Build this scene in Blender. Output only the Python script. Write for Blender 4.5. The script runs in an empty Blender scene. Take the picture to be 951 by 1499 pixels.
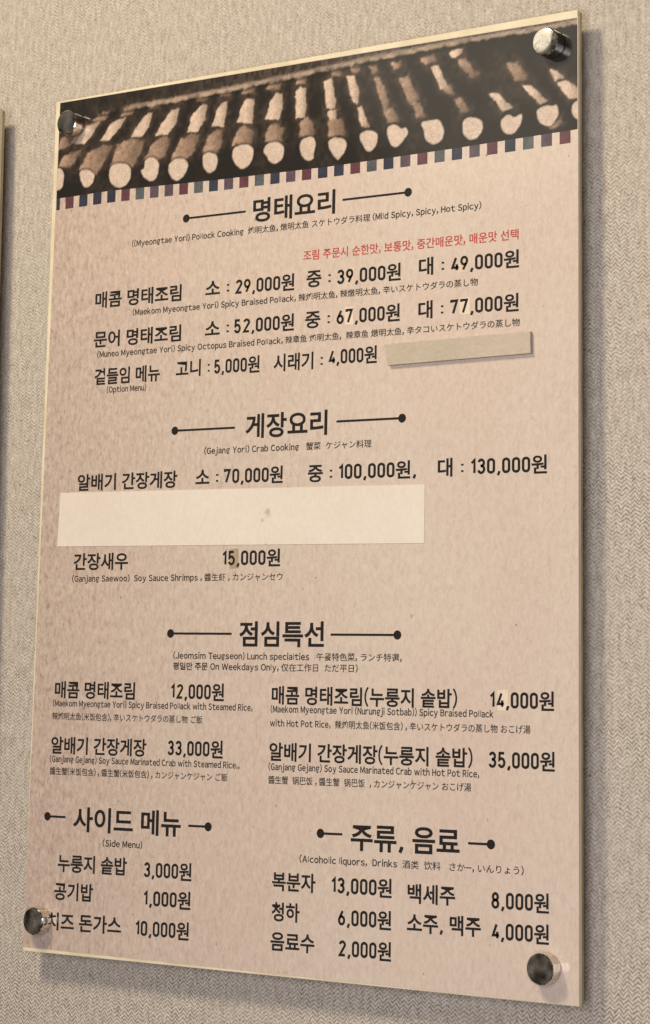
# A restaurant menu board on a herringbone fabric wall, held by four steel standoff bolts.
# Units are metres. The wall is the plane Y = 0, the room is at negative Y, Z is up;
# the board's lower left corner stands at X = 0, Z = 0. Print coordinates are in millimetres on the board.
import bpy, bmesh, math, random
import numpy as np
from mathutils import Matrix, Vector
random.seed(7)
S = bpy.context.scene
COL = S.collection

# ------------------------------------------------------------------ camera
cd = bpy.data.cameras.new('camera'); cam = bpy.data.objects.new('camera', cd); COL.objects.link(cam)
cd.sensor_fit = 'VERTICAL'; cd.sensor_height = 36.0; cd.lens = 85.3235
cd.shift_x = 0.11708; cd.shift_y = -0.23316
cd.clip_start = 0.05; cd.clip_end = 60
cam.matrix_world = Matrix(((0.7936933, 0.0920001, 0.6013210, 1.5769023),
    (0.6077258, -0.1635332, -0.7771270, -1.8096217),
    (0.0268402, 0.9822387, -0.1857060, 0.2076802),
    (0.0000000, 0.0000000, 0.0000000, 1.0000000)))
S.camera = cam

# ------------------------------------------------------------------ light
S.view_settings.view_transform = 'Standard'; S.view_settings.look = 'None'
S.view_settings.exposure = 0.0; S.view_settings.gamma = 1.0
S.view_settings.use_curve_mapping = False

def aim(o, target):
    o.rotation_euler = (Vector(target) - o.location).to_track_quat('-Z', 'Y').to_euler()

def area_lamp(name, loc, target, size, power, colour, shape='DISK', size_y=None):
    l = bpy.data.lights.new(name, 'AREA'); l.shape = shape; l.size = size
    if size_y: l.size_y = size_y
    l.energy = power; l.color = colour
    o = bpy.data.objects.new(name, l); COL.objects.link(o); o.location = loc; aim(o, target)
    return o

# ceiling lamp up to the left in front of the wall: it throws the shadows across the wall
area_lamp('ceiling_lamp', (-0.12, -1.60, 1.90), (0.30, 0, 0.36), 0.46, 38.0, (1.0, 0.855, 0.63))
# added dim glow standing in for a bright ceiling, mirrored in the top right bolt and as a faint sheen on the picture
area_lamp('ceiling_glow', (-0.20, -1.22, 1.25), (0.30, 0, 0.60), 0.50, 0.75, (1.0, 0.90, 0.74))
# added fill standing in for the wide soft light of the rest of the room
area_lamp('room_fill', (1.25, -2.6, 0.15), (0.35, 0, 0.0), 1.6, 52.0, (0.985, 0.945, 1.0), 'RECTANGLE', 1.4)

W = bpy.data.worlds.new('World'); S.world = W; W.use_nodes = True
wn = W.node_tree.nodes; wl = W.node_tree.links
bg = wn['Background']
wtc = wn.new('ShaderNodeTexCoord'); wno = wn.new('ShaderNodeTexNoise'); wra = wn.new('ShaderNodeValToRGB')
wno.inputs['Scale'].default_value = 4.5; wno.inputs['Detail'].default_value = 2.0
wra.color_ramp.elements[0].position = 0.40; wra.color_ramp.elements[0].color = (0.035, 0.028, 0.022, 1)
wra.color_ramp.elements[1].position = 0.62; wra.color_ramp.elements[1].color = (0.55, 0.49, 0.42, 1)
wl.new(wtc.outputs['Generated'], wno.inputs['Vector']); wl.new(wno.outputs['Fac'], wra.inputs['Fac'])
wl.new(wra.outputs['Color'], bg.inputs['Color']); bg.inputs['Strength'].default_value = 0.36

# ------------------------------------------------------------------ materials
class Nodes:
    def __init__(self, name):
        self.m = bpy.data.materials.new(name); self.m.use_nodes = True
        self.n = self.m.node_tree.nodes; self.l = self.m.node_tree.links
        self.b = self.n['Principled BSDF']
        self.tc = self.n.new('ShaderNodeTexCoord')
    def _in(self, node, i, v):
        if v is None: return
        if hasattr(v, 'links') or hasattr(v, 'is_output'): self.l.new(v, node.inputs[i])
        else: node.inputs[i].default_value = v
    def math(self, op, a, b=None, c=None):
        n = self.n.new('ShaderNodeMath'); n.operation = op
        for i, v in enumerate((a, b, c)): self._in(n, i, v)
        return n.outputs[0]
    def vec(self, scale=(1, 1, 1), loc=(0, 0, 0)):
        n = self.n.new('ShaderNodeMapping'); n.inputs['Scale'].default_value = scale; n.inputs['Location'].default_value = loc
        self.l.new(self.tc.outputs['Object'], n.inputs['Vector']); return n.outputs[0]
    def noise(self, vec, scale, detail=3.0, rough=0.5, dist=0.0):
        n = self.n.new('ShaderNodeTexNoise'); self.l.new(vec, n.inputs['Vector'])
        n.inputs['Scale'].default_value = scale; n.inputs['Detail'].default_value = detail
        n.inputs['Roughness'].default_value = rough; n.inputs['Distortion'].default_value = dist
        return n.outputs['Fac']
    def ramp(self, fac, stops):
        n = self.n.new('ShaderNodeValToRGB'); e = n.color_ramp.elements
        while len(e) < len(stops): e.new(0.5)
        for k, (p, c) in zip(e, stops):
            k.position = p; k.color = (*c, 1) if len(c) == 3 else c
        self.l.new(fac, n.inputs['Fac']); return n.outputs['Color']
    def mix(self, fac, a, b, mode='MIX'):
        n = self.n.new('ShaderNodeMix'); n.data_type = 'RGBA'; n.blend_type = mode
        self._in(n, 0, fac)
        for i, v in ((6, a), (7, b)):
            if isinstance(v, tuple): n.inputs[i].default_value = (*v, 1)
            else: self.l.new(v, n.inputs[i])
        return n.outputs[2]
    def bump(self, h, strength, dist):
        n = self.n.new('ShaderNodeBump'); n.inputs['Strength'].default_value = strength; n.inputs['Distance'].default_value = dist
        self.l.new(h, n.inputs['Height']); self.l.new(n.outputs[0], self.b.inputs['Normal'])
    def colour(self, c):
        if isinstance(c, tuple): self.b.inputs['Base Color'].default_value = (*c, 1)
        else: self.l.new(c, self.b.inputs['Base Color'])
    def glossy_sheet(self):
        return self.set(Roughness=0.6, Specular_IOR_Level=0.15, Coat_Weight=1.0, Coat_Roughness=0.12, Coat_IOR=1.49)
    def set(self, **k):
        for key, v in k.items():
            self.b.inputs[key.replace('_', ' ')].default_value = v
        return self

def wall_fabric():
    s = Nodes('herringbone_fabric')
    v = s.vec()
    sep = s.n.new('ShaderNodeSeparateXYZ'); s.l.new(v, sep.inputs[0])
    X, Z = sep.outputs[0], sep.outputs[2]
    warp = s.noise(s.vec((1, 1, 1)), 55, 2.0)
    warp2 = s.noise(s.vec((1, 1, 1), (3, 0, 7)), 230, 2.0)
    Xw = s.math('ADD', X, s.math('MULTIPLY', s.math('SUBTRACT', warp, 0.5), 0.0060))
    u = s.math('DIVIDE', Xw, 0.0085)
    tri = s.math('ABSOLUTE', s.math('SUBTRACT', s.math('FRACT', u), 0.5))          # 0 .. 0.5
    col = s.math('FLOOR', s.math('MULTIPLY', u, 2.0))
    zz = s.math('ADD', Z, s.math('MULTIPLY', tri, 0.0080))
    zz = s.math('ADD', zz, s.math('MULTIPLY', s.math('SUBTRACT', warp2, 0.5), 0.0036))
    zz = s.math('ADD', zz, s.math('MULTIPLY', s.math('SUBTRACT', warp, 0.5), 0.0035))
    ph = s.math('MULTIPLY', zz, 2 * math.pi / 0.0036)
    thread = s.math('MULTIPLY_ADD', s.math('SINE', ph), 0.5, 0.5)
    # yarn fibres: threads break up, go thick and thin
    fib = s.noise(s.vec((1, 1, 1.0)), 420, 3.0, 0.65)
    slub = s.noise(s.vec((1.6, 1, 0.5)), 150, 3.0, 0.6)
    patch = s.noise(s.vec(), 9, 3.0)
    # how clearly the chevrons read varies over the cloth
    clear = s.math('ADD', s.math('MULTIPLY_ADD', patch, 1.1, -0.02), s.math('MULTIPLY', Z, -0.40))
    t = s.math('ADD', s.math('MULTIPLY', s.math('SUBTRACT', thread, 0.5), clear), 0.5)
    t = s.math('ADD', t, s.math('MULTIPLY', s.math('SUBTRACT', fib, 0.5), 1.15))
    t = s.math('ADD', t, s.math('MULTIPLY', s.math('SUBTRACT', slub, 0.5), 0.95))
    c = s.ramp(t, [(0.06, (0.225, 0.186, 0.146)), (0.32, (0.375, 0.325, 0.266)), (0.56, (0.480, 0.428, 0.358)), (0.90, (0.640, 0.588, 0.505))])
    speck = s.noise(s.vec((1, 1, 0.8), (5, 0, 2)), 170, 1.0)
    c = s.mix(s.ramp(speck, [(0.70, (0, 0, 0)), (0.80, (0.6, 0.6, 0.6))]), c, (0.12, 0.092, 0.066))
    big = s.noise(s.vec(), 2.3, 2.0)
    c = s.mix(s.math('MULTIPLY', big, 0.16), c, (0.30, 0.27, 0.235))
    s.colour(c); s.set(Roughness=0.92, Specular_IOR_Level=0.15)
    s.bump(t, 0.55, 0.0012)
    return s.m

def kraft_print(name, tint=(1, 1, 1), rough=0.33):
    """Coated sheet printed with a crumpled kraft paper ground."""
    s = Nodes(name)
    sep = s.n.new('ShaderNodeSeparateXYZ'); s.l.new(s.tc.outputs['Object'], sep.inputs[0])
    grain = s.noise(s.vec((1.9, 1, 0.9)), 125, 6.0, 0.68, 0.5)
    fine = s.noise(s.vec((1.4, 1, 0.8)), 330, 3.0, 0.6)
    broad = s.noise(s.vec((1.2, 1, 0.6)), 5.5, 4.0, 0.55)
    # the printed paper ground is rougher and pinker towards its left border
    left = s.ramp(s.math('ADD', sep.outputs[0], s.math('MULTIPLY', s.math('SUBTRACT', broad, 0.5), 0.20)),
                  [(0.0, (1, 1, 1)), (0.16, (0.50, 0.50, 0.50)), (0.42, (0.10, 0.10, 0.10))])
    g = s.math('ADD', s.math('MULTIPLY', grain, 0.72), s.math('MULTIPLY', fine, 0.28))
    a = s.ramp(g, [(0.31, (0.545, 0.450, 0.366)), (0.50, (0.605, 0.510, 0.420)), (0.70, (0.648, 0.556, 0.465))])
    b = s.ramp(g, [(0.36, (0.300, 0.215, 0.168)), (0.45, (0.430, 0.332, 0.268)), (0.55, (0.505, 0.405, 0.332)), (0.68, (0.61, 0.51, 0.43))])
    c = s.mix(left, a, b)
    rosy = s.ramp(broad, [(0.42, (0, 0, 0)), (0.66, (0.45, 0.45, 0.45))])
    c = s.mix(rosy, c, s.mix(1.0, c, (0.98, 0.90, 0.90), 'MULTIPLY'))
    # little dark flecks and short wrinkle lines in the paper
    w = s.noise(s.vec((1.7, 1, 1.0), (1, 0, 4)), 52, 4.0, 0.65, 1.0)
    ridge = s.math('ABSOLUTE', s.math('SUBTRACT', w, 0.5))
    c = s.mix(s.ramp(ridge, [(0.0, (0.30, 0.30, 0.30)), (0.016, (0, 0, 0))]), c, (0.40, 0.295, 0.220))
    fl = s.noise(s.vec((1.3, 1, 0.9), (9, 0, 1)), 120, 1.0)
    c = s.mix(s.ramp(fl, [(0.755, (0, 0, 0)), (0.80, (0.7, 0.7, 0.7))]), c, (0.20, 0.14, 0.095))
    c = s.mix(1.0, c, tint, 'MULTIPLY')
    s.colour(c); s.glossy_sheet()
    s.bump(g, 0.10, 0.0008)
    return s.m

def ink(name, c, rough=0.33, var=0.0):
    s = Nodes(name)
    if var:
        n = s.noise(s.vec(), 60, 5.0, 0.65); n2 = s.noise(s.vec((1, 1, 1), (2, 0, 3)), 420, 2.0)
        f = s.math('ADD', s.math('MULTIPLY', n, 0.6), s.math('MULTIPLY', n2, 0.4))
        lo = tuple(x * (1 - var) for x in c); hi = tuple(min(1, x * (1 + var)) for x in c)
        s.colour(s.ramp(f, [(0.33, lo), (0.66, hi)]))
    else:
        n2 = s.noise(s.vec(), 500, 2.0)
        s.colour(s.ramp(n2, [(0.3, tuple(x * 0.85 for x in c)), (0.7, tuple(x * 1.2 for x in c))]))
    s.glossy_sheet()
    return s.m

def photo_print():
    s = Nodes('photo_print')
    at = s.n.new('ShaderNodeAttribute'); at.attribute_name = 'print'
    n = s.noise(s.vec((1, 1, 1), (2, 0, 3)), 620, 3.0, 0.65)
    s.colour(s.mix(1.0, at.outputs['Color'], s.ramp(n, [(0.30, (0.74, 0.74, 0.74)), (0.70, (1.12, 1.12, 1.12))]), 'MULTIPLY'))
    s.glossy_sheet()
    return s.m

def acrylic():
    s = Nodes('clear_acrylic')
    n = s.noise(s.vec((1, 1, 1)), 26, 3.0)
    s.colour(s.ramp(n, [(0.35, (0.70, 0.60, 0.40)), (0.65, (0.82, 0.73, 0.52))]))
    s.set(Roughness=0.12, Specular_IOR_Level=0.55, Transmission_Weight=0.12, IOR=1.49)
    return s.m

def acrylic_back():
    s = Nodes('tinted_acrylic')
    n = s.noise(s.vec((1, 1, 1)), 30, 3.0)
    s.colour(s.ramp(n, [(0.35, (0.30, 0.225, 0.13)), (0.65, (0.42, 0.33, 0.20))]))
    s.set(Roughness=0.22, Specular_IOR_Level=0.5)
    return s.m

def steel():
    s = Nodes('brushed_steel')
    n = s.noise(s.vec((1, 1, 1)), 190, 5.0, 0.7, 1.0); n2 = s.noise(s.vec((1, 1, 1), (4, 0, 0)), 900, 2.0)
    s.colour(s.ramp(n, [(0.32, (0.46, 0.42, 0.36)), (0.60, (0.78, 0.74, 0.67))]))
    s.l.new(s.ramp(n, [(0.3, (0.16, 0.16, 0.16)), (0.7, (0.05, 0.05, 0.05))]), s.b.inputs['Roughness'])
    s.set(Metallic=1.0)
    s.bump(s.math('ADD', n, s.math('MULTIPLY', n2, 0.25)), 0.05, 0.0005)
    return s.m

def card():
    s = Nodes('bare_card')
    n = s.noise(s.vec((0.7, 1, 1.3)), 260, 5.0, 0.65, 0.5); n2 = s.noise(s.vec(), 22, 3.0)
    f = s.math('ADD', s.math('MULTIPLY', n, 0.6), s.math('MULTIPLY', n2, 0.4))
    s.colour(s.ramp(f, [(0.32, (0.40, 0.335, 0.252)), (0.52, (0.46, 0.392, 0.302)), (0.70, (0.515, 0.445, 0.352))]))
    s.set(Roughness=0.62, Specular_IOR_Level=0.3); s.bump(n, 0.25, 0.0006)
    return s.m

def sticker_paper():
    s = Nodes('cream_sticker')
    sep = s.n.new('ShaderNodeSeparateXYZ'); s.l.new(s.tc.outputs['Object'], sep.inputs[0])
    n = s.noise(s.vec((1.2, 1, 0.8)), 260, 4.0, 0.6); n2 = s.noise(s.vec(), 10, 3.0)
    f = s.math('ADD', s.math('MULTIPLY', n, 0.5), s.math('MULTIPLY', n2, 0.5))
    c = s.ramp(f, [(0.35, (0.64, 0.560, 0.472)), (0.65, (0.71, 0.635, 0.545))])
    blot = s.noise(s.vec(), 160, 3.0, 0.7)
    for (x, z, r, k) in ((0.2755, 0.4055, 0.0062, 0.55), (0.2745, 0.376, 0.0016, 0.8), (0.0375, 0.382, 0.0013, 0.3), (0.2700, 0.3985, 0.0020, 0.5)):
        dx = s.math('SUBTRACT', sep.outputs[0], x); dz = s.math('SUBTRACT', sep.outputs[2], z)
        d = s.math('SQRT', s.math('ADD', s.math('MULTIPLY', dx, dx), s.math('MULTIPLY', dz, dz)))
        d = s.math('ADD', d, s.math('MULTIPLY', s.math('SUBTRACT', blot, 0.5), r * 2.6))
        c = s.mix(s.ramp(s.math('DIVIDE', d, r), [(0.25, (k, k, k)), (0.85, (0, 0, 0))]), c, (0.34, 0.235, 0.14))
    s.colour(c); s.set(Roughness=0.5, Specular_IOR_Level=0.4); s.bump(f, 0.10, 0.0006)
    return s.m

M = dict(wall=wall_fabric(), sheet=kraft_print('kraft_print'), black=ink('black_ink', (0.013, 0.010, 0.0085)), grey=ink('caption_ink', (0.026, 0.020, 0.016)),
         red=ink('red_ink', (0.42, 0.052, 0.040)), acrylic=acrylic(), back=acrylic_back(), steel=steel(), card=card(), sticker=sticker_paper(),
         pic=photo_print(), navy=ink('navy_ink', (0.028, 0.032, 0.050), var=0.3), burgundy=ink('burgundy_ink', (0.105, 0.038, 0.046), var=0.3),
         slate=ink('slate_ink', (0.085, 0.092, 0.100), var=0.3), violet=ink('violet_ink', (0.085, 0.060, 0.078), var=0.3),
         patch=kraft_print('patch_print', (1.06, 1.05, 0.95), 0.4), bright_patch=kraft_print('bright_patch_print', (1.22, 1.24, 1.16), 0.4),
         dirty=ink('dirty_patch_ink', (0.40, 0.30, 0.19), 0.45, 0.25))

# ------------------------------------------------------------------ builders
GAP = 0.016; TB = 0.003; YF = -0.0250; BW = 0.594; BH = 0.8284   # gap behind the board, back panel, front face, width and height
INK = YF - 0.00016

def link(name, me, mat, parent=None):
    o = bpy.data.objects.new(name, me); COL.objects.link(o)
    if mat is not None and not me.materials: me.materials.append(mat)
    if parent is not None: o.parent = parent
    return o

def from_bm(name, bm, mat, parent=None, smooth=False):
    me = bpy.data.meshes.new(name); bmesh.ops.recalc_face_normals(bm, faces=bm.faces); bm.to_mesh(me); bm.free()
    for p in me.polygons: p.use_smooth = smooth
    return link(name, me, mat, parent)

def prism(name, pts, y_front, y_back, mat, parent=None, bevel=0.0):
    """A flat outline in the board's plane (metres, x z) with its own thickness."""
    bm = bmesh.new()
    f = [bm.verts.new((x, y_front, z)) for x, z in pts]; b = [bm.verts.new((x, y_back, z)) for x, z in pts]
    n = len(pts); bm.faces.new(f); bm.faces.new(b[::-1])
    for i in range(n): bm.faces.new((f[i], f[(i + 1) % n], b[(i + 1) % n], b[i]))
    if bevel:
        bmesh.ops.recalc_face_normals(bm, faces=bm.faces)
        bmesh.ops.bevel(bm, geom=list(bm.edges), offset=bevel, segments=2, affect='EDGES', profile=0.6)
    return from_bm(name, bm, mat, parent)

def flip(me):
    """Printed ink faces the room."""
    if me.polygons and sum(p.normal.y * p.area for p in me.polygons) > 0: me.flip_normals()

GLYPHS = {}
def draw_glyphs(wanted):
    """Outlines of all the characters the board needs, one em high, as (vertices, faces)."""
    made = []
    for ch, bold in sorted(wanted):
        c = bpy.data.curves.new('lettering', 'FONT'); c.body = ch; c.size = 1.0; c.offset = bold; c.resolution_u = 4
        o = bpy.data.objects.new('lettering', c); COL.objects.link(o); made.append((ch, bold, o))
    dg = bpy.context.evaluated_depsgraph_get()
    for ch, bold, o in made:
        e = o.evaluated_get(dg); me = e.to_mesh()
        GLYPHS[ch, bold] = ([tuple(v.co[:2]) for v in me.vertices], [tuple(p.vertices) for p in me.polygons])
        e.to_mesh_clear()
    for ch, bold, o in made:
        c = o.data; bpy.data.objects.remove(o); bpy.data.curves.remove(c)

def is_korean(ch): return '\uac00' <= ch <= '\ud7a3'
def glyph_key(ch, bold):
    if 33 <= ord(ch) < 127: return chr(ord(ch) + 0xFEE0), bold
    return ch, bold if is_korean(ch) else round(bold * 0.35, 4)

def arc(cx, cy, rx, ry, a0, a1, n=14):
    return [(cx + rx * math.cos(math.radians(a0 + (a1 - a0) * k / n)), cy + ry * math.sin(math.radians(a0 + (a1 - a0) * k / n))) for k in range(n + 1)]
def stadium(cx, cy, rx, ry, k):
    return arc(cx, cy + k, rx, ry, 0, 180) + arc(cx, cy - k, rx, ry, 180, 360) + [(cx + rx, cy + k)]
# narrow engineering-style figures, drawn as pen strokes in a box 0.40 wide and 1.0 high
FIGURES = {
    '0': [stadium(0.20, 0.50, 0.20, 0.20, 0.30)],
    '1': [[(0.02, 0.76), (0.22, 1.0), (0.22, 0.0)]],
    '2': [arc(0.20, 0.78, 0.195, 0.22, 172, -28) + [(0.0, 0.0), (0.41, 0.0)]],
    '3': [arc(0.19, 0.76, 0.185, 0.24, 165, -80) + [(0.14, 0.525)], [(0.14, 0.525)] + arc(0.19, 0.265, 0.205, 0.265, 85, -165)],
    '4': [[(0.25, 1.0), (0.0, 0.22), (0.44, 0.22)], [(0.31, 0.48), (0.31, 0.0)]],
    '5': [[(0.38, 1.0), (0.05, 1.0), (0.03, 0.52)] + arc(0.19, 0.305, 0.205, 0.305, 118, -160)],
    '6': [[(0.27, 1.0), (0.045, 0.46)], arc(0.20, 0.29, 0.20, 0.29, 0, 360, 24)],
    '7': [[(0.0, 0.86), (0.0, 1.0), (0.40, 1.0), (0.13, 0.0)]],
    '8': [arc(0.20, 0.765, 0.175, 0.235, 0, 360, 24), arc(0.20, 0.265, 0.205, 0.265, 0, 360, 24)],
    '9': [[(0.13, 0.0), (0.355, 0.54)], arc(0.20, 0.71, 0.20, 0.29, 0, 360, 24)],
    ',': [[(0.09, 0.08), (0.085, -0.02), (0.0, -0.24)]],
    '|': [[(0.0, 0.0), (0.0, 1.0)]],
    ':': [[(0.03, 0.06), (0.03, 0.215)], [(0.03, 0.56), (0.03, 0.715)]],
}
def figure(ch, pen, height):
    """One figure as pen strokes of the given width, standing on the foot line."""
    vs = []; fs = []; h = height - pen
    for line in FIGURES[ch]:
        p = [Vector((x * height + pen / 2, y * h + pen / 2)) for x, y in line]
        n = len(p); base = len(vs); closed = (p[0] - p[-1]).length < 1e-5
        for i in range(n):
            d0 = (p[i] - p[i - 1]).normalized() if i else ((p[-1] - p[-2]).normalized() if closed else None)
            d1 = (p[i + 1] - p[i]).normalized() if i < n - 1 else ((p[1] - p[0]).normalized() if closed else None)
            d0 = d0 or d1; d1 = d1 or d0
            m = d0 + d1; m.normalize(); nn = Vector((-m.y, m.x))
            w = pen / 2 / max(0.5, nn.dot(Vector((-d0.y, d0.x))))
            vs += [tuple(p[i] + nn * w), tuple(p[i] - nn * w)]
        for i in range(n - 1): fs.append((base + 2 * i, base + 2 * i + 1, base + 2 * i + 3, base + 2 * i + 2))
    return vs, fs

def text_mesh(body, bold, strokes):
    """A line of writing: Korean, Chinese and kana on their square, Latin letters narrow, figures as pen strokes."""
    V = []; F = []; x = 0.0
    for ch in body:
        if ch == ' ': x += 0.27; continue
        if strokes and ch in FIGURES:
            vs, fs = figure(ch, 0.134, 0.78)
            off = -min(v[0] for v in vs) + 0.045; wid = max(v[0] for v in vs) + off + 0.045
            if ch == ':': off += 0.06; wid += 0.12
            k = 0.98
        elif ch == 'l':
            vs, fs = figure('|', 0.085, 0.78); off = 0.085; wid = 0.255; k = 0.82
        elif 33 <= ord(ch) < 127:
            vs, fs = GLYPHS[glyph_key(ch, bold)]
            off = -min(v[0] for v in vs) + 0.045; wid = max(v[0] for v in vs) + off + 0.045; k = 0.82
            if ch == 'j': off -= 0.13; wid -= 0.13
        else:
            vs, fs = GLYPHS[glyph_key(ch, bold)]; off = 0.0; wid = 0.92 if is_korean(ch) else 1.0; k = 1.0 if strokes else 0.94
        b = len(V)
        V += [(x + (v[0] + off) * k, v[1]) for v in vs]; F += [tuple(b + i for i in f) for f in fs]
        x += wid * k
    me = bpy.data.meshes.new('lettering'); me.from_pydata([(a, c, 0.0) for a, c in V], [], F); me.update()
    for p in me.polygons:
        if p.normal.z < 0: p.flip()
    me.update()
    return me

# style: (name of the sub-part, em height in mm, boldness, ink)
STYLE = dict(heading=('section_heading', 24.2, 0.022, 'black'), item=('dish_name', 17.2, 0.022, 'black'), size=('portion_size', 17.2, 0.022, 'black'),
             price=('price', 17.2, 0.022, 'black'), caption=('translation_line', 7.5, 0.022, 'grey'), note=('red_note', 10.2, 0.013, 'red'))

def lettering(style, body, x0, x1, z0, slope, parent):
    name, em, bold, mat = STYLE[style]
    me = text_mesh(body, bold, style in BIG); em *= 0.001
    xs = [v.co.x for v in me.vertices]; ys = [v.co.y for v in me.vertices]
    ax, bx, ay = min(xs), max(xs), min(ys)
    x0 *= 0.001; x1 *= 0.001; z0 *= 0.001
    k = (x1 - x0) / (bx - ax)
    for v in me.vertices:
        x = (v.co.x - ax) * k; z = (v.co.y - ay) * em
        v.co = (x0 + x, INK, z0 + z + x * slope)
    me.update(); me.name = name
    for p in me.polygons:
        if p.normal.y > 0: p.flip()
    return link(name, me, M[mat], parent)

def lathe(name, profile, mat, parent, centre, seg=56):
    """Profile of (radius, y) turned about the Y axis through centre (x, z)."""
    bm = bmesh.new(); rings = []
    for r, y in profile:
        if r < 1e-6: rings.append([bm.verts.new((centre[0], y, centre[1]))])
        else: rings.append([bm.verts.new((centre[0] + r * math.cos(2 * math.pi * k / seg), y, centre[1] + r * math.sin(2 * math.pi * k / seg))) for k in range(seg)])
    for a, b in zip(rings, rings[1:]):
        for k in range(seg):
            j = (k + 1) % seg
            if len(a) == 1: bm.faces.new((a[0], b[k], b[j]))
            elif len(b) == 1: bm.faces.new((a[k], a[j], b[0]))
            else: bm.faces.new((a[k], a[j], b[j], b[k]))
    o = from_bm(name, bm, mat, parent, True)
    me = o.data
    me.set_sharp_from_angle(angle=math.radians(28))
    return o

def thing(name, label, cat):
    o = bpy.data.objects.new(name, None); COL.objects.link(o); o.empty_display_size = 0.05
    o['label'] = label; o['category'] = cat
    return o

# ------------------------------------------------------------------ the wall
bm = bmesh.new()
bm.faces.new([bm.verts.new(p) for p in ((-5, 0, -3), (5, 0, -3), (5, 0, 4), (-5, 0, 4))])
wall = from_bm('wall', bm, M['wall']); wall['kind'] = 'structure'
if wall.data.polygons[0].normal.y > 0: wall.data.flip_normals()

# ------------------------------------------------------------------ boards
def board_body(root):
    rect = [(0, 0), (BW, 0), (BW, BH), (0, BH)]
    prism('clear_panel', rect, YF + 0.0002, YF + 0.0050, M['acrylic'], root, 0.0004)
    inner = [(0.001, 0.001), (BW - 0.0006, 0.001), (BW - 0.0006, BH - 0.001), (0.001, BH - 0.001)]
    prism('back_panel', inner, YF + 0.0056, -GAP, M['back'], root, 0.0003)

R_BOLT = 0.0125
def bolt(root, x, z):
    r = R_BOLT
    o = lathe('standoff_bolt', [(0, YF - 0.0140), (r * 0.35, YF - 0.01392), (r * 0.7, YF - 0.01368), (r - 0.0009, YF - 0.0134), (r, YF - 0.0126),
              (r, YF - 0.0018), (r - 0.0005, YF - 0.0014), (r - 0.0005, YF - 0.0004), (0, YF - 0.0004)], M['steel'], root, (x, z))
    lathe('spacer', [(0, -GAP + 0.0004), (r - 0.001, -GAP + 0.0004), (r - 0.001, -0.0003), (0, -0.0003)], M['steel'], o, (x, z))
    return o
BOLTS = ((0.0262, 0.8010), (0.5695, 0.8005), (0.0228, 0.0290), (0.5655, 0.0275))

menu = thing('menu_board', 'large kraft brown restaurant menu board with printed roof tiles, dishes and prices', 'menu board')
board_body(menu)
sheet_pts = [(0.0055, 0.8269), (0.5947, 0.8219), (0.5939, 0.0004), (0.0001, 0.0034)]
sheet = prism('printed_sheet', sheet_pts, YF, YF + 0.00015, M['sheet'], menu)
for x, z in BOLTS: bolt(menu, x, z)

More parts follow.
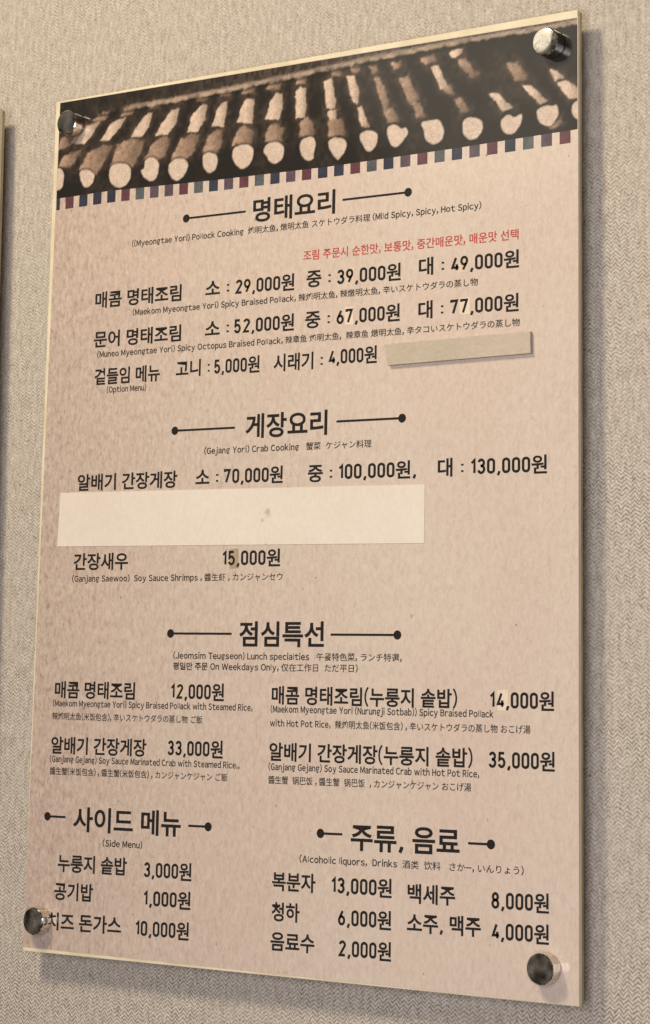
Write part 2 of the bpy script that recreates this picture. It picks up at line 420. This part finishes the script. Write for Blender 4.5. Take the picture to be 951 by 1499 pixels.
# ------------------------------------------------------------------ the picture of tiled eaves along the top
P_TOP = [(0.0056, 0.8266), (0.5940, 0.8210)]
P_BOT = [(0.0055, 0.7278), (0.0743, 0.7280), (0.2093, 0.7234), (0.3353, 0.7207), (0.4675, 0.7208), (0.5945, 0.7222)]
RIB = [(0.0057, 0.7159), (0.0748, 0.7162), (0.2097, 0.7127), (0.3356, 0.7107), (0.4676, 0.7102), (0.5944, 0.7111)]
RIDGE = [(0.0619, 0.8104), (0.1483, 0.8095), (0.2309, 0.8115), (0.3102, 0.8139), (0.3863, 0.8167), (0.4594, 0.8180), (0.5228, 0.8182), (0.5638, 0.8173), (0.5893, 0.8178)]
def lerp_line(line, x):
    for (xa, za), (xb, zb) in zip(line, line[1:]):
        if x <= xb or (xb, zb) == line[-1]: return za + (zb - za) * (x - xa) / (xb - xa)
TILE_BROWN = [
    [(0.0061, 0.7603), (0.0124, 0.7701), (0.0367, 0.7758), (0.0335, 0.7692), (0.0219, 0.7584)],
    [(0.0342, 0.7541), (0.0450, 0.7695), (0.0633, 0.7759), (0.0766, 0.7732), (0.0641, 0.7567), (0.0567, 0.7465)],
    [(0.0739, 0.7538), (0.0831, 0.7734), (0.1002, 0.7781), (0.1176, 0.7734), (0.1097, 0.7580), (0.1027, 0.7486)],
    [(0.1183, 0.7552), (0.1263, 0.7696), (0.1409, 0.7745), (0.1495, 0.7707), (0.1425, 0.7556), (0.1359, 0.7513)],
    [(0.1503, 0.7496), (0.1622, 0.7684), (0.1745, 0.7729), (0.1850, 0.7702), (0.1784, 0.7562), (0.1704, 0.7478)],
    [(0.1897, 0.7514), (0.1945, 0.7676), (0.2054, 0.7735), (0.2137, 0.7711), (0.2101, 0.7555), (0.2058, 0.7494)],
    [(0.2251, 0.7553), (0.2299, 0.7696), (0.2379, 0.7719), (0.2489, 0.7655), (0.2477, 0.7524)],
    [(0.2624, 0.7538), (0.2659, 0.7675), (0.2738, 0.7698), (0.2838, 0.7632), (0.2825, 0.7512)],
    [(0.3016, 0.7530), (0.3032, 0.7682), (0.3109, 0.7714), (0.3188, 0.7612), (0.3182, 0.7515)],
    [(0.0510, 0.8029), (0.0574, 0.8080), (0.0727, 0.8105), (0.0665, 0.8015)],
    [(0.0862, 0.8024), (0.0915, 0.8103), (0.1074, 0.8126), (0.1005, 0.8022)],
    [(0.1227, 0.8050), (0.1268, 0.8117), (0.1374, 0.8126), (0.1347, 0.8044)],
    [(0.1490, 0.8069), (0.1543, 0.8119), (0.1669, 0.8126), (0.1630, 0.8049)],
    [(0.1809, 0.8048), (0.1836, 0.8112), (0.1959, 0.8118), (0.1933, 0.8041)],
    [(0.2085, 0.8054), (0.2124, 0.8115), (0.2234, 0.8113), (0.2203, 0.8044)],
    [(0.2349, 0.8050), (0.2379, 0.8119), (0.2516, 0.8116), (0.2490, 0.8030)],
    [(0.2630, 0.8044), (0.2667, 0.8111), (0.2818, 0.8096), (0.2788, 0.8021)],
    [(0.2976, 0.8050), (0.3002, 0.8112), (0.3091, 0.8109), (0.3082, 0.8035)],
    [(0.0043, 0.7781), (0.0091, 0.7898), (0.0248, 0.7924), (0.0208, 0.7813)],
    [(0.0208, 0.7813), (0.0291, 0.7943), (0.0454, 0.8002), (0.0384, 0.7878)],
    [(0.3337, 0.7647), (0.3497, 0.7649), (0.3538, 0.7482), (0.3355, 0.7483)],
    [(0.3372, 0.8122), (0.3479, 0.8122), (0.3481, 0.8057), (0.3382, 0.8055)],
    [(0.3582, 0.8123), (0.3669, 0.8133), (0.3697, 0.8058), (0.3602, 0.8055)],
    [(0.3848, 0.7971), (0.3911, 0.7978), (0.4019, 0.7706), (0.3965, 0.7650)],
    [(0.3965, 0.7633), (0.4057, 0.7679), (0.4114, 0.7534), (0.4003, 0.7533)],
    [(0.4126, 0.7931), (0.4218, 0.7943), (0.4341, 0.7703), (0.4283, 0.7670), (0.4202, 0.7728)],
    [(0.4258, 0.7673), (0.4349, 0.7676), (0.4394, 0.7544), (0.4314, 0.7548)],
    [(0.4581, 0.7786), (0.4653, 0.7791), (0.4707, 0.7705), (0.4636, 0.7715)],
    [(0.4700, 0.7659), (0.4760, 0.7666), (0.4867, 0.7527), (0.4772, 0.7524)],
    [(0.4740, 0.8015), (0.4811, 0.8004), (0.4953, 0.7858), (0.4883, 0.7837), (0.4794, 0.7912)],
    [(0.5231, 0.7920), (0.5341, 0.7900), (0.5465, 0.7731), (0.5318, 0.7736), (0.5283, 0.7825)],
    [(0.3790, 0.8093), (0.3872, 0.8096), (0.3903, 0.8034), (0.3821, 0.8033)],
    [(0.4032, 0.8089), (0.4132, 0.8090), (0.4154, 0.8039), (0.4070, 0.8035)],
    [(0.4344, 0.8090), (0.4488, 0.8100), (0.4507, 0.8034), (0.4399, 0.8025)],
    [(0.5658, 0.7276), (0.5775, 0.7342), (0.5792, 0.7301), (0.5701, 0.7252)]]
TILE_LIGHT = [
    [(0.0284, 0.7821), (0.0424, 0.7978), (0.0578, 0.7992), (0.0461, 0.7851), (0.0388, 0.7801)],
    [(0.0600, 0.7808), (0.0755, 0.7976), (0.0919, 0.7999), (0.0845, 0.7905), (0.0710, 0.7794)],
    [(0.1002, 0.7791), (0.1095, 0.7923), (0.1208, 0.8011), (0.1259, 0.8004), (0.1213, 0.7873), (0.1144, 0.7786)],
    [(0.1311, 0.7768), (0.1404, 0.7899), (0.1505, 0.7998), (0.1590, 0.7994), (0.1553, 0.7856), (0.1451, 0.7767)],
    [(0.1695, 0.7749), (0.1759, 0.7920), (0.1860, 0.7997), (0.1923, 0.7988), (0.1907, 0.7849), (0.1828, 0.7745)],
    [(0.1992, 0.7764), (0.2048, 0.7914), (0.2107, 0.7983), (0.2168, 0.7988), (0.2161, 0.7848), (0.2135, 0.7751)],
    [(0.2305, 0.7769), (0.2337, 0.7908), (0.2411, 0.7981), (0.2492, 0.7970), (0.2484, 0.7821), (0.2471, 0.7740)],
    [(0.2629, 0.7759), (0.2673, 0.7895), (0.2750, 0.7993), (0.2821, 0.7973), (0.2813, 0.7826), (0.2776, 0.7739)],
    [(0.2984, 0.7721), (0.2978, 0.7968), (0.3024, 0.8007), (0.3087, 0.7985), (0.3091, 0.7804), (0.3078, 0.7708)],
    [(0.3298, 0.8018), (0.3382, 0.8045), (0.3425, 0.7804), (0.3418, 0.7747), (0.3323, 0.7760)],
    [(0.3546, 0.8031), (0.3633, 0.8035), (0.3682, 0.7850), (0.3664, 0.7755), (0.3607, 0.7811)],
    [(0.3335, 0.7735), (0.3438, 0.7738), (0.3432, 0.7657), (0.3363, 0.7657)],
    [(0.3665, 0.7723), (0.3714, 0.7726), (0.3800, 0.7528), (0.3717, 0.7545)],
    [(0.4453, 0.7994), (0.4533, 0.7992), (0.4642, 0.7777), (0.4564, 0.7773)],
    [(0.5066, 0.7654), (0.5146, 0.7643), (0.5301, 0.7498), (0.5205, 0.7480)],
    [(0.5403, 0.7678), (0.5489, 0.7672), (0.5641, 0.7512), (0.5574, 0.7491), (0.5489, 0.7580)],
    [(0.5681, 0.7782), (0.5742, 0.7764), (0.5808, 0.7693), (0.5725, 0.7684)],
    [(0.5748, 0.7659), (0.5825, 0.7669), (0.5981, 0.7556), (0.5981, 0.7496), (0.5858, 0.7507), (0.5792, 0.7592)],
    [(0.4639, 0.8093), (0.4792, 0.8117), (0.4775, 0.8073), (0.4697, 0.8043)]]
TILE_END = [
    [(0.0007, 0.7592), (0.0107, 0.7587), (0.0147, 0.7505), (0.0127, 0.7368), (0.0019, 0.7362)],
    [(0.0333, 0.7535), (0.0476, 0.7528), (0.0550, 0.7457), (0.0518, 0.7374), (0.0432, 0.7339), (0.0375, 0.7408)],
    [(0.0740, 0.7528), (0.0839, 0.7550), (0.0970, 0.7520), (0.1016, 0.7453), (0.0991, 0.7336), (0.0893, 0.7289), (0.0783, 0.7326), (0.0727, 0.7419)],
    [(0.1184, 0.7542), (0.1268, 0.7559), (0.1355, 0.7507), (0.1359, 0.7411), (0.1320, 0.7321), (0.1235, 0.7318), (0.1160, 0.7384), (0.1132, 0.7446), (0.1175, 0.7451)],
    [(0.1483, 0.7471), (0.1586, 0.7509), (0.1692, 0.7479), (0.1727, 0.7411), (0.1677, 0.7323), (0.1595, 0.7275), (0.1523, 0.7307), (0.1473, 0.7398)],
    [(0.1886, 0.7499), (0.1959, 0.7520), (0.2062, 0.7487), (0.2077, 0.7408), (0.2047, 0.7329), (0.1966, 0.7305), (0.1902, 0.7379)],
    [(0.2256, 0.7519), (0.2364, 0.7548), (0.2485, 0.7513), (0.2500, 0.7422), (0.2450, 0.7329), (0.2363, 0.7297), (0.2281, 0.7367), (0.2246, 0.7437)],
    [(0.2644, 0.7513), (0.2782, 0.7515), (0.2854, 0.7453), (0.2837, 0.7347), (0.2748, 0.7299), (0.2668, 0.7352), (0.2659, 0.7392), (0.2606, 0.7442)],
    [(0.3029, 0.7486), (0.3094, 0.7520), (0.3183, 0.7509), (0.3211, 0.7447), (0.3186, 0.7353), (0.3195, 0.7303), (0.3118, 0.7290), (0.3040, 0.7355)],
    [(0.3348, 0.7458), (0.3443, 0.7478), (0.3558, 0.7431), (0.3548, 0.7335), (0.3485, 0.7272), (0.3459, 0.7256), (0.3409, 0.7305), (0.3357, 0.7392)],
    [(0.3707, 0.7482), (0.3800, 0.7496), (0.3894, 0.7451), (0.3895, 0.7371), (0.3841, 0.7298), (0.3785, 0.7290), (0.3735, 0.7360), (0.3697, 0.7429)],
    [(0.3986, 0.7497), (0.4077, 0.7516), (0.4151, 0.7456), (0.4199, 0.7469), (0.4225, 0.7408), (0.4164, 0.7337), (0.4092, 0.7289), (0.4025, 0.7339)],
    [(0.4351, 0.7493), (0.4459, 0.7497), (0.4549, 0.7498), (0.4603, 0.7390), (0.4586, 0.7298), (0.4490, 0.7264), (0.4407, 0.7321), (0.4388, 0.7418)],
    [(0.4790, 0.7459), (0.4885, 0.7477), (0.4998, 0.7425), (0.4998, 0.7338), (0.4939, 0.7268), (0.4869, 0.7262), (0.4799, 0.7318)],
    [(0.5181, 0.7400), (0.5250, 0.7453), (0.5319, 0.7403), (0.5397, 0.7439), (0.5387, 0.7348), (0.5336, 0.7278), (0.5268, 0.7257), (0.5192, 0.7313)],
    [(0.5547, 0.7455), (0.5641, 0.7473), (0.5691, 0.7454), (0.5742, 0.7468), (0.5758, 0.7375), (0.5708, 0.7306), (0.5658, 0.7282), (0.5574, 0.7324), (0.5540, 0.7389)],
    [(0.5881, 0.7434), (0.5924, 0.7473), (0.5980, 0.7474), (0.5980, 0.7300), (0.5924, 0.7313), (0.5891, 0.7357)]]

def value_noise(x, z, cell, seed):
    """Smooth random field, 0 .. 1, over arrays of points."""
    g = np.random.RandomState(seed).rand(400, 400)
    u = x / cell + 50; v = z / cell + 20; i = np.floor(u).astype(int); j = np.floor(v).astype(int)
    a = u - i; b = v - j; a = a * a * (3 - 2 * a); b = b * b * (3 - 2 * b); i %= 399; j %= 399
    return (g[i, j] * (1 - a) + g[i + 1, j] * a) * (1 - b) + (g[i, j + 1] * (1 - a) + g[i + 1, j + 1] * a) * b

def inside_by(pts, x, z):
    """Distance to an outline, positive within it."""
    d = np.full(x.shape, 9.0); odd = np.zeros(x.shape, bool)
    for k in range(len(pts)):
        (xa, za), (xb, zb) = pts[k], pts[(k + 1) % len(pts)]
        ex, ez = xb - xa, zb - za
        s = np.clip(((x - xa) * ex + (z - za) * ez) / (ex * ex + ez * ez + 1e-12), 0, 1)
        d = np.minimum(d, np.hypot(x - xa - s * ex, z - za - s * ez))
        if abs(ez) > 1e-9: odd ^= ((za > z) != (zb > z)) & (x < ex * (z - za) / ez + xa)
    return np.where(odd, d, -d)

def rounded(pts):
    """Corners cut twice, so a digitised outline reads as a worn round edge."""
    for _ in range(2):
        q = []
        for (xa, za), (xb, zb) in zip(pts, pts[1:] + pts[:1]): q += [(xa * .78 + xb * .22, za * .78 + zb * .22), (xa * .22 + xb * .78, za * .22 + zb * .78)]
        pts = q
    return pts

def soft(d, w): 
    s = np.clip(d / w * 0.5 + 0.5, 0, 1); return s * s * (3 - 2 * s)

def roof_print():
    """The printed photograph of tiled eaves, held as ink colours on a fine grid over the top of the sheet."""
    nu, nv = 760, 132
    xs = np.linspace(P_TOP[0][0], P_TOP[1][0], nu)
    top = np.interp(xs, [p[0] for p in P_TOP], [p[1] for p in P_TOP]); bot = np.interp(xs, [p[0] for p in P_BOT], [p[1] for p in P_BOT])
    rdg = np.interp(xs, [p[0] for p in RIDGE], [p[1] for p in RIDGE])
    w = np.linspace(0, 1, nv)[:, None]
    X = np.repeat(xs[None, :], nv, 0); Z = bot[None, :] * (1 - w) + top[None, :] * w; RZ = np.repeat(rdg[None, :], nv, 0)
    n1 = value_noise(X, Z, 0.0045, 1); n2 = value_noise(X, Z, 0.0019, 2); n3 = value_noise(X, Z, 0.017, 3); n4 = value_noise(X, Z, 0.0011, 4)
    mott = (n1 * 0.5 + n2 * 0.3 + n4 * 0.2)
    dark = np.array((0.0105, 0.0078, 0.0058)); C = np.ones(X.shape + (3,)) * dark
    def lay(alpha, col): 
        nonlocal C
        C = C * (1 - alpha[..., None]) + np.asarray(col) * alpha[..., None]
    wob = (n1 - 0.5) * 0.0018 + (n2 - 0.5) * 0.0010
    lay(np.clip((n3 - 0.35) * 1.1, 0, 0.5) * n1, (0.060, 0.042, 0.030))
    def shade(pts):
        cx = sum(p[0] for p in pts) / len(pts); wd = max(p[0] for p in pts) - min(p[0] for p in pts) + 1e-6
        return np.clip((X - cx) / wd + 0.5, 0, 1)
    for p in TILE_BROWN + TILE_LIGHT:                                  # the brown round of each tile spreads a little into the dark
        lay(soft(inside_by(p, X, Z) + 0.0022 + wob * 2.2, 0.0060) * (0.35 + 0.5 * mott), (0.085, 0.054, 0.036))
    for p in TILE_BROWN:
        d = inside_by(p, X, Z) + wob; s = shade(p)
        col = np.array((0.33, 0.220, 0.152)) * (1.25 - 0.85 * s[..., None]) * (0.55 + 0.9 * mott[..., None])
        a = soft(d, 0.0017)[..., None]; C = C * (1 - a) + col * a
    for p in TILE_LIGHT:
        d = inside_by(p, X, Z) + wob * 0.9; s = shade(p)
        col = np.array((0.60, 0.455, 0.345)) * (1.08 - 0.55 * np.clip(s * 1.6 - 0.6, 0, 1)[..., None]) * (0.74 + 0.40 * mott[..., None])
        a = soft(d + 0.0003, 0.0011)[..., None]; C = C * (1 - a) + col * a
    for p in TILE_END:
        d = inside_by(rounded(p), X, Z) + wob * 0.35
        lay(soft(d + 0.0022, 0.0016) * 0.6, dark)                      # a dark lip round each tile end
        col = np.array((0.585, 0.462, 0.362)) * (0.88 + 0.24 * mott[..., None])
        a = soft(d, 0.0010)[..., None]; C = C * (1 - a) + col * a
    # the ridge: a pale mortar line with a broken brown band above it
    h = Z - RZ
    lay(soft(h - 0.0010, 0.002) * (0.25 + 0.5 * (value_noise(X, Z * 0.5, 0.003, 7) > 0.52)) * np.clip((X - 0.10) * 3.0, 0.10, 0.75), (0.155, 0.110, 0.078))
    lay(soft(-np.abs(h - 0.0062 + wob) + 0.0016, 0.002) * np.clip((X - 0.2) * 2, 0, 0.8) * (n2 > 0.35), dark)
    lay(soft(0.0022 - np.abs(h + wob), 0.0016) * np.clip((X - 0.085) * 25, 0, 0.85) * (0.45 + 0.75 * n1), (0.42, 0.315, 0.235))
    lay(soft(0.0012 - np.abs(h + 0.0042 + wob), 0.0016) * 0.8, dark)
    C = np.clip(C, 0, 1)
    me = bpy.data.meshes.new('roof_picture')
    co = np.stack([X, np.full(X.shape, YF - 0.00006), Z], -1).reshape(-1, 3)
    i = np.arange(nu * nv).reshape(nv, nu)
    f = np.stack([i[:-1, :-1], i[:-1, 1:], i[1:, 1:], i[1:, :-1]], -1).reshape(-1, 4)
    me.from_pydata(co.tolist(), [], f.tolist())
    at = me.color_attributes.new('print', 'FLOAT_COLOR', 'POINT')
    at.data.foreach_set('color', np.concatenate([C.reshape(-1, 3), np.ones((nu * nv, 1))], 1).astype(np.float32).ravel())
    me.update(); flip(me)
    return link('roof_picture', me, M['pic'], menu)
pic = roof_print()
pic['label'] = 'dark printed picture of tiled eaves along the top'

# the ribbon of little coloured bars under the picture
TONES = ['navy', 'burgundy', 'navy', 'navy', 'navy', 'burgundy', 'slate', 'violet', 'violet', 'burgundy', 'slate', 'navy', 'violet', 'burgundy', 'slate', 'navy', 'violet',
         'burgundy', 'navy', 'navy', 'burgundy', 'slate', 'navy', 'violet', 'burgundy', 'slate', 'navy', 'violet', 'burgundy', 'navy', 'slate', 'violet', 'burgundy']
for k, tone in enumerate(TONES):
    x = -0.00040 + 0.01803 * k; xa = max(x, sheet_pts[0][0] + 0.0003); xb = x + 0.0106
    q = [(xa, lerp_line(P_BOT, xa)), (xb, lerp_line(P_BOT, xb)), (xb, lerp_line(RIB, xb)), (xa, lerp_line(RIB, xa))]
    prism('ribbon_bar', q, YF - 0.00010, YF - 0.00002, M[tone], sheet)

# ------------------------------------------------------------------ writing: (style, words, left, right, foot in mm, slope)
WORDS = [
    ('heading', '명태요리', 250.9, 344.1, 677.0, -0.0140),
    ('caption', '((Myeongtae Yori) Pollock Cooking  炖明太鱼, 燉明太鱼 スケトウダラ料理 (Mild Spicy, Spicy, Hot Spicy)', 105.2, 498.9, 667.0, -0.0139),
    ('note', '조림 주문시 순한맛, 보통맛, 중간매운맛, 매운맛 선택', 309.5, 536.4, 634.7, -0.0136),
    ('item', '매콤 명태조림', 61.3, 168.4, 611.4, -0.0134),
    ('size', '소 :', 197.1, 225.0, 612.9, -0.0134),
    ('price', '29,000원', 231.7, 300.0, 608.9, -0.0134),
    ('size', '중 :', 313.7, 340.5, 609.4, -0.0134),
    ('price', '39,000원', 347.5, 416.2, 607.6, -0.0134),
    ('size', '대 :', 435.2, 461.4, 609.2, -0.0134),
    ('price', '49,000원', 468.2, 537.0, 607.7, -0.0134),
    ('caption', '(Maekom Myeongtae Yori) Spicy Braised Pollack, 辣炖明太鱼, 辣燉明太鱼, 辛いスケトウダラの蒸し物', 109.0, 496.0, 598.9, -0.0133),
    ('item', '문어 명태조림', 61.3, 169.3, 572.4, -0.0131),
    ('size', '소 :', 197.9, 225.9, 574.2, -0.0131),
    ('price', '52,000원', 232.0, 300.6, 571.4, -0.0131),
    ('size', '중 :', 313.0, 340.4, 571.5, -0.0131),
    ('price', '67,000원', 347.7, 415.7, 570.8, -0.0130),
    ('size', '대 :', 435.1, 461.0, 570.3, -0.0130),
    ('price', '77,000원', 468.0, 536.8, 569.5, -0.0130),
    ('caption', '(Muneo Myeongtae Yori) Spicy Octopus Braised Pollack, 辣章鱼 炖明太鱼,  辣章鱼 燉明太鱼, 辛タコいスケトウダラの蒸し物', 66.2, 537.9, 560.9, -0.0129),
    ('item', '곁들임 메뉴', 63.7, 144.9, 535.5, -0.0127),
    ('size', '고니 :', 164.3, 204.6, 536.5, -0.0127),
    ('price', '5,000원', 209.8, 262.5, 535.0, -0.0127),
    ('size', '시래기 :', 278.4, 333.3, 534.1, -0.0127),
    ('price', '4,000원', 339.7, 392.0, 534.6, -0.0127),
    ('caption', '(Option Menu)', 79.8, 128.7, 525.6, -0.0127),
    ('heading', '게장요리', 248.1, 339.6, 474.0, -0.0122),
    ('caption', '(Gejang Yori) Crab Cooking   蟹菜  ケジャン料理', 200.8, 387.6, 460.2, -0.0121),
    ('item', '알배기 간장게장', 47.1, 169.8, 433.2, -0.0114),
    ('size', '소 :', 191.4, 217.9, 434.4, -0.0114),
    ('price', '70,000원', 224.3, 291.6, 431.7, -0.0113),
    ('size', '중 :', 319.3, 345.8, 430.8, -0.0113),
    ('price', '100,000원,', 352.8, 434.6, 430.3, -0.0113),
    ('size', '대 :', 456.8, 482.8, 430.0, -0.0113),
    ('price', '130,000원', 490.0, 564.5, 428.9, -0.0112),
    ('item', '간장새우', 45.7, 113.4, 357.1, -0.0087),
    ('price', '15,000원', 225.1, 290.5, 356.3, -0.0087),
    ('caption', '(Ganjang Saewoo)  Soy Sauce Shrimps , 醬生虾 , カンジャンセウ', 44.6, 293.8, 344.3, -0.0083),
    ('heading', '점심특선', 246.5, 340.1, 284.5, -0.0062),
    ('caption', '(Jeomsim Teugseon) Lunch specialties   午餐特色菜, ランチ特選,', 171.2, 421.8, 271.8, -0.0057),
    ('caption', '평일만 주문 On Weekdays Only, 仅在工作日  ただ平日)', 171.2, 376.4, 262.2, -0.0054),
    ('item', '매콤 명태조림', 28.0, 126.8, 235.7, -0.0038),
    ('price', '12,000원', 169.4, 230.9, 235.2, -0.0037),
    ('caption', '(Maekom Myeongtae Yori) Spicy Braised Pollack with Steamed Rice,', 26.3, 263.4, 226.3, -0.0030),
    ('caption', '辣炖明太鱼(米饭包含), 辛いスケトウダラの蒸し物 ご飯', 25.8, 207.0, 215.1, -0.0020),
    ('item', '알배기 간장게장', 26.0, 142.5, 183.5, 0.0006),
    ('price', '33,000원', 167.6, 231.1, 183.9, 0.0006),
    ('caption', '(Ganjang Gejang) Soy Sauce Marinated Crab with Steamed Rice,,', 24.9, 250.4, 174.0, 0.0014),
    ('caption', '醬生蟹(米饭包含) , 醬生蟹(米饭包含) , カンジャンケジャン ご飯', 25.4, 237.3, 163.7, 0.0023),
    ('item', '매콤 명태조림(누룽지 솥밥)', 284.4, 478.1, 233.2, -0.0035),
    ('price', '14,000원', 510.2, 571.3, 231.9, -0.0035),
    ('caption', '(Maekom Myeongtae Yori (Nurungji Sotbab)) Spicy Braised Pollack', 283.5, 513.6, 224.8, -0.0028),
    ('caption', 'with Hot Pot Rice,  辣炖明太鱼(米饭包含) , 辛いスケトウダラの蒸し物 おこげ湯', 283.0, 549.1, 213.5, -0.0019),
    ('item', '알배기 간장게장(누룽지 솥밥)', 283.1, 493.6, 183.6, 0.0006),
    ('price', '35,000원', 509.2, 572.0, 182.8, 0.0007),
    ('caption', '(Ganjang Gejang) Soy Sauce Marinated Crab with Hot Pot Rice,', 282.6, 500.1, 174.3, 0.0014),
    ('caption', '醬生蟹  锅巴饭 , 醬生蟹  锅巴饭  , カンジャンケジャン おこげ湯', 282.6, 492.4, 163.8, 0.0023),
    ('heading', '사이드 메뉴', 56.9, 185.5, 112.4, 0.0069),
    ('caption', '(Side Menu)', 93.9, 141.3, 99.9, 0.0084),
    ('item', '누룽지 솥밥', 39.8, 123.7, 74.6, 0.0114),
    ('price', '3,000원', 144.0, 199.2, 73.7, 0.0115),
    ('item', '공기밥', 36.6, 84.1, 48.9, 0.0137),
    ('price', '1,000원', 144.6, 199.0, 48.4, 0.0137),
    ('item', '치즈 돈가스', 28.9, 119.2, 21.1, 0.0159),
    ('price', '10,000원', 136.2, 198.1, 21.4, 0.0159),
    ('heading', '주류, 음료', 371.9, 481.7, 110.3, 0.0071),
    ('caption', '(Alcoholic liquors,  Drinks  酒类  饮料   さか-, いんりょう)', 318.2, 543.0, 96.4, 0.0087),
    ('item', '복분자', 289.2, 335.7, 72.2, 0.0117),
    ('price', '13,000원', 352.4, 414.6, 72.0, 0.0117),
    ('item', '백세주', 430.6, 477.6, 70.2, 0.0119),
    ('price', '8,000원', 512.5, 566.6, 69.1, 0.0120),
    ('item', '청하', 289.2, 319.4, 46.3, 0.0139),
    ('price', '6,000원', 359.9, 414.4, 45.4, 0.0139),
    ('item', '소주, 맥주', 430.3, 502.6, 46.0, 0.0139),
    ('price', '4,000원', 512.6, 566.6, 44.5, 0.0140),
    ('item', '음료수', 288.8, 335.7, 21.2, 0.0159),
    ('price', '2,000원', 360.4, 414.7, 19.8, 0.0160),
]
BIG = ('price', 'size', 'item', 'heading')
draw_glyphs({glyph_key(ch, STYLE[s][2]) for s, body, *_ in WORDS for ch in body if ch != ' ' and not (s in BIG and ch in FIGURES)})
for style, body, x0, x1, z0, sl in WORDS: lettering(style, body, x0, x1, z0, sl, sheet)

# the dumbbell rules beside each heading: (dot x, z, far end x, z in mm)
for xa, za, xb, zb in ((171.5, 689.8, 242.3, 688.8), (423.0, 686.6, 352.1, 687.6), (165.2, 485.9, 235.8, 485.0), (419.4, 483.5, 349.6, 484.4), (167.1, 296.7, 237.9, 296.2), (417.2, 294.7, 347.1, 295.2), (24.7, 125.2, 47.4, 125.3), (216.8, 123.9, 194.1, 123.8), (340.0, 123.7, 363.0, 123.9), (511.8, 122.6, 489.8, 122.5)):
    a = Vector((xa, za)) * 0.001; b = Vector((xb, zb)) * 0.001; d = (b - a).normalized(); n = Vector((-d.y, d.x)) * 0.0010
    bm = bmesh.new()
    bm.faces.new([bm.verts.new((p.x, INK, p.y)) for p in (a + n, b + n, b - n, a - n)])
    bm.faces.new([bm.verts.new((a.x + 0.0040 * math.cos(t * math.pi / 16), INK - 0.00003, a.y + 0.0040 * math.sin(t * math.pi / 16))) for t in range(32)])
    me = bpy.data.meshes.new('heading_rule'); bm.to_mesh(me); bm.free()
    for p in me.polygons:
        if p.normal.y > 0: p.flip()
    link('heading_rule', me, M['black'], sheet)

# little paper patches pasted under corrected digits
for kind, pts in (
    ('patch', [(0.2405, 0.6267), (0.2516, 0.6263), (0.2521, 0.6088), (0.2410, 0.6092)]),
    ('patch', [(0.3569, 0.6241), (0.3666, 0.6238), (0.3669, 0.6081), (0.3572, 0.6083)]),
    ('patch', [(0.4768, 0.6212), (0.4859, 0.6210), (0.4860, 0.6082), (0.4769, 0.6084)]),
    ('bright_patch', [(0.3566, 0.5880), (0.3658, 0.5879), (0.3661, 0.5713), (0.3570, 0.5714)]),
    ('bright_patch', [(0.4778, 0.5859), (0.4879, 0.5856), (0.4880, 0.5708), (0.4779, 0.5711)]),
    ('patch', [(0.2385, 0.5874), (0.2492, 0.5871), (0.2497, 0.5717), (0.2390, 0.5719)]),
    ('patch', [(0.1757, 0.2507), (0.1860, 0.2514), (0.1865, 0.2381), (0.1761, 0.2374)]),
    ('bright_patch', [(0.5174, 0.2486), (0.5276, 0.2493), (0.5277, 0.2322), (0.5175, 0.2315)]),
    ('dirty', [(0.2333, 0.3731), (0.2432, 0.3735), (0.2438, 0.3555), (0.2338, 0.3550)])):
    o = prism('price_patch', pts, YF - 0.00012, YF - 0.00001, M[kind], sheet)

# the blank cream sticker over an old dish, and the thick bare card strip over another
o = prism('blank_sticker', [(0.0259, 0.4325), (0.4438, 0.4242), (0.4436, 0.3733), (0.0243, 0.3805)], YF - 0.00045, YF - 0.00001, M['sticker'], menu, 0.0)
o['label'] = 'wide blank cream sticker covering an old dish line'
o = prism('cover_strip', [(0.4018, 0.5497), (0.5502, 0.5500), (0.5507, 0.5312), (0.4058, 0.5309)], YF - 0.0040, YF - 0.0003, M['card'], menu, 0.0004)
o['label'] = 'thick bare beige card strip stuck over an old price'

# ------------------------------------------------------------------ the next board along the wall, cut by the photo's left edge
other = thing('menu_board', 'neighbouring board at the left edge showing only its pale clear rim', 'menu board')
board_body(other)
prism('printed_sheet', [(0.004, 0.003), (BW - 0.0026, 0.003), (BW - 0.0026, BH - 0.003), (0.004, BH - 0.003)], YF, YF + 0.00015, M['sheet'], other)
for x, z in BOLTS: bolt(other, x, z)
other.location = (-0.0768 - BW + 0.0173, 0, -0.0084); other.rotation_euler = (0, math.radians(-1.2), 0)   # it hangs a little crooked
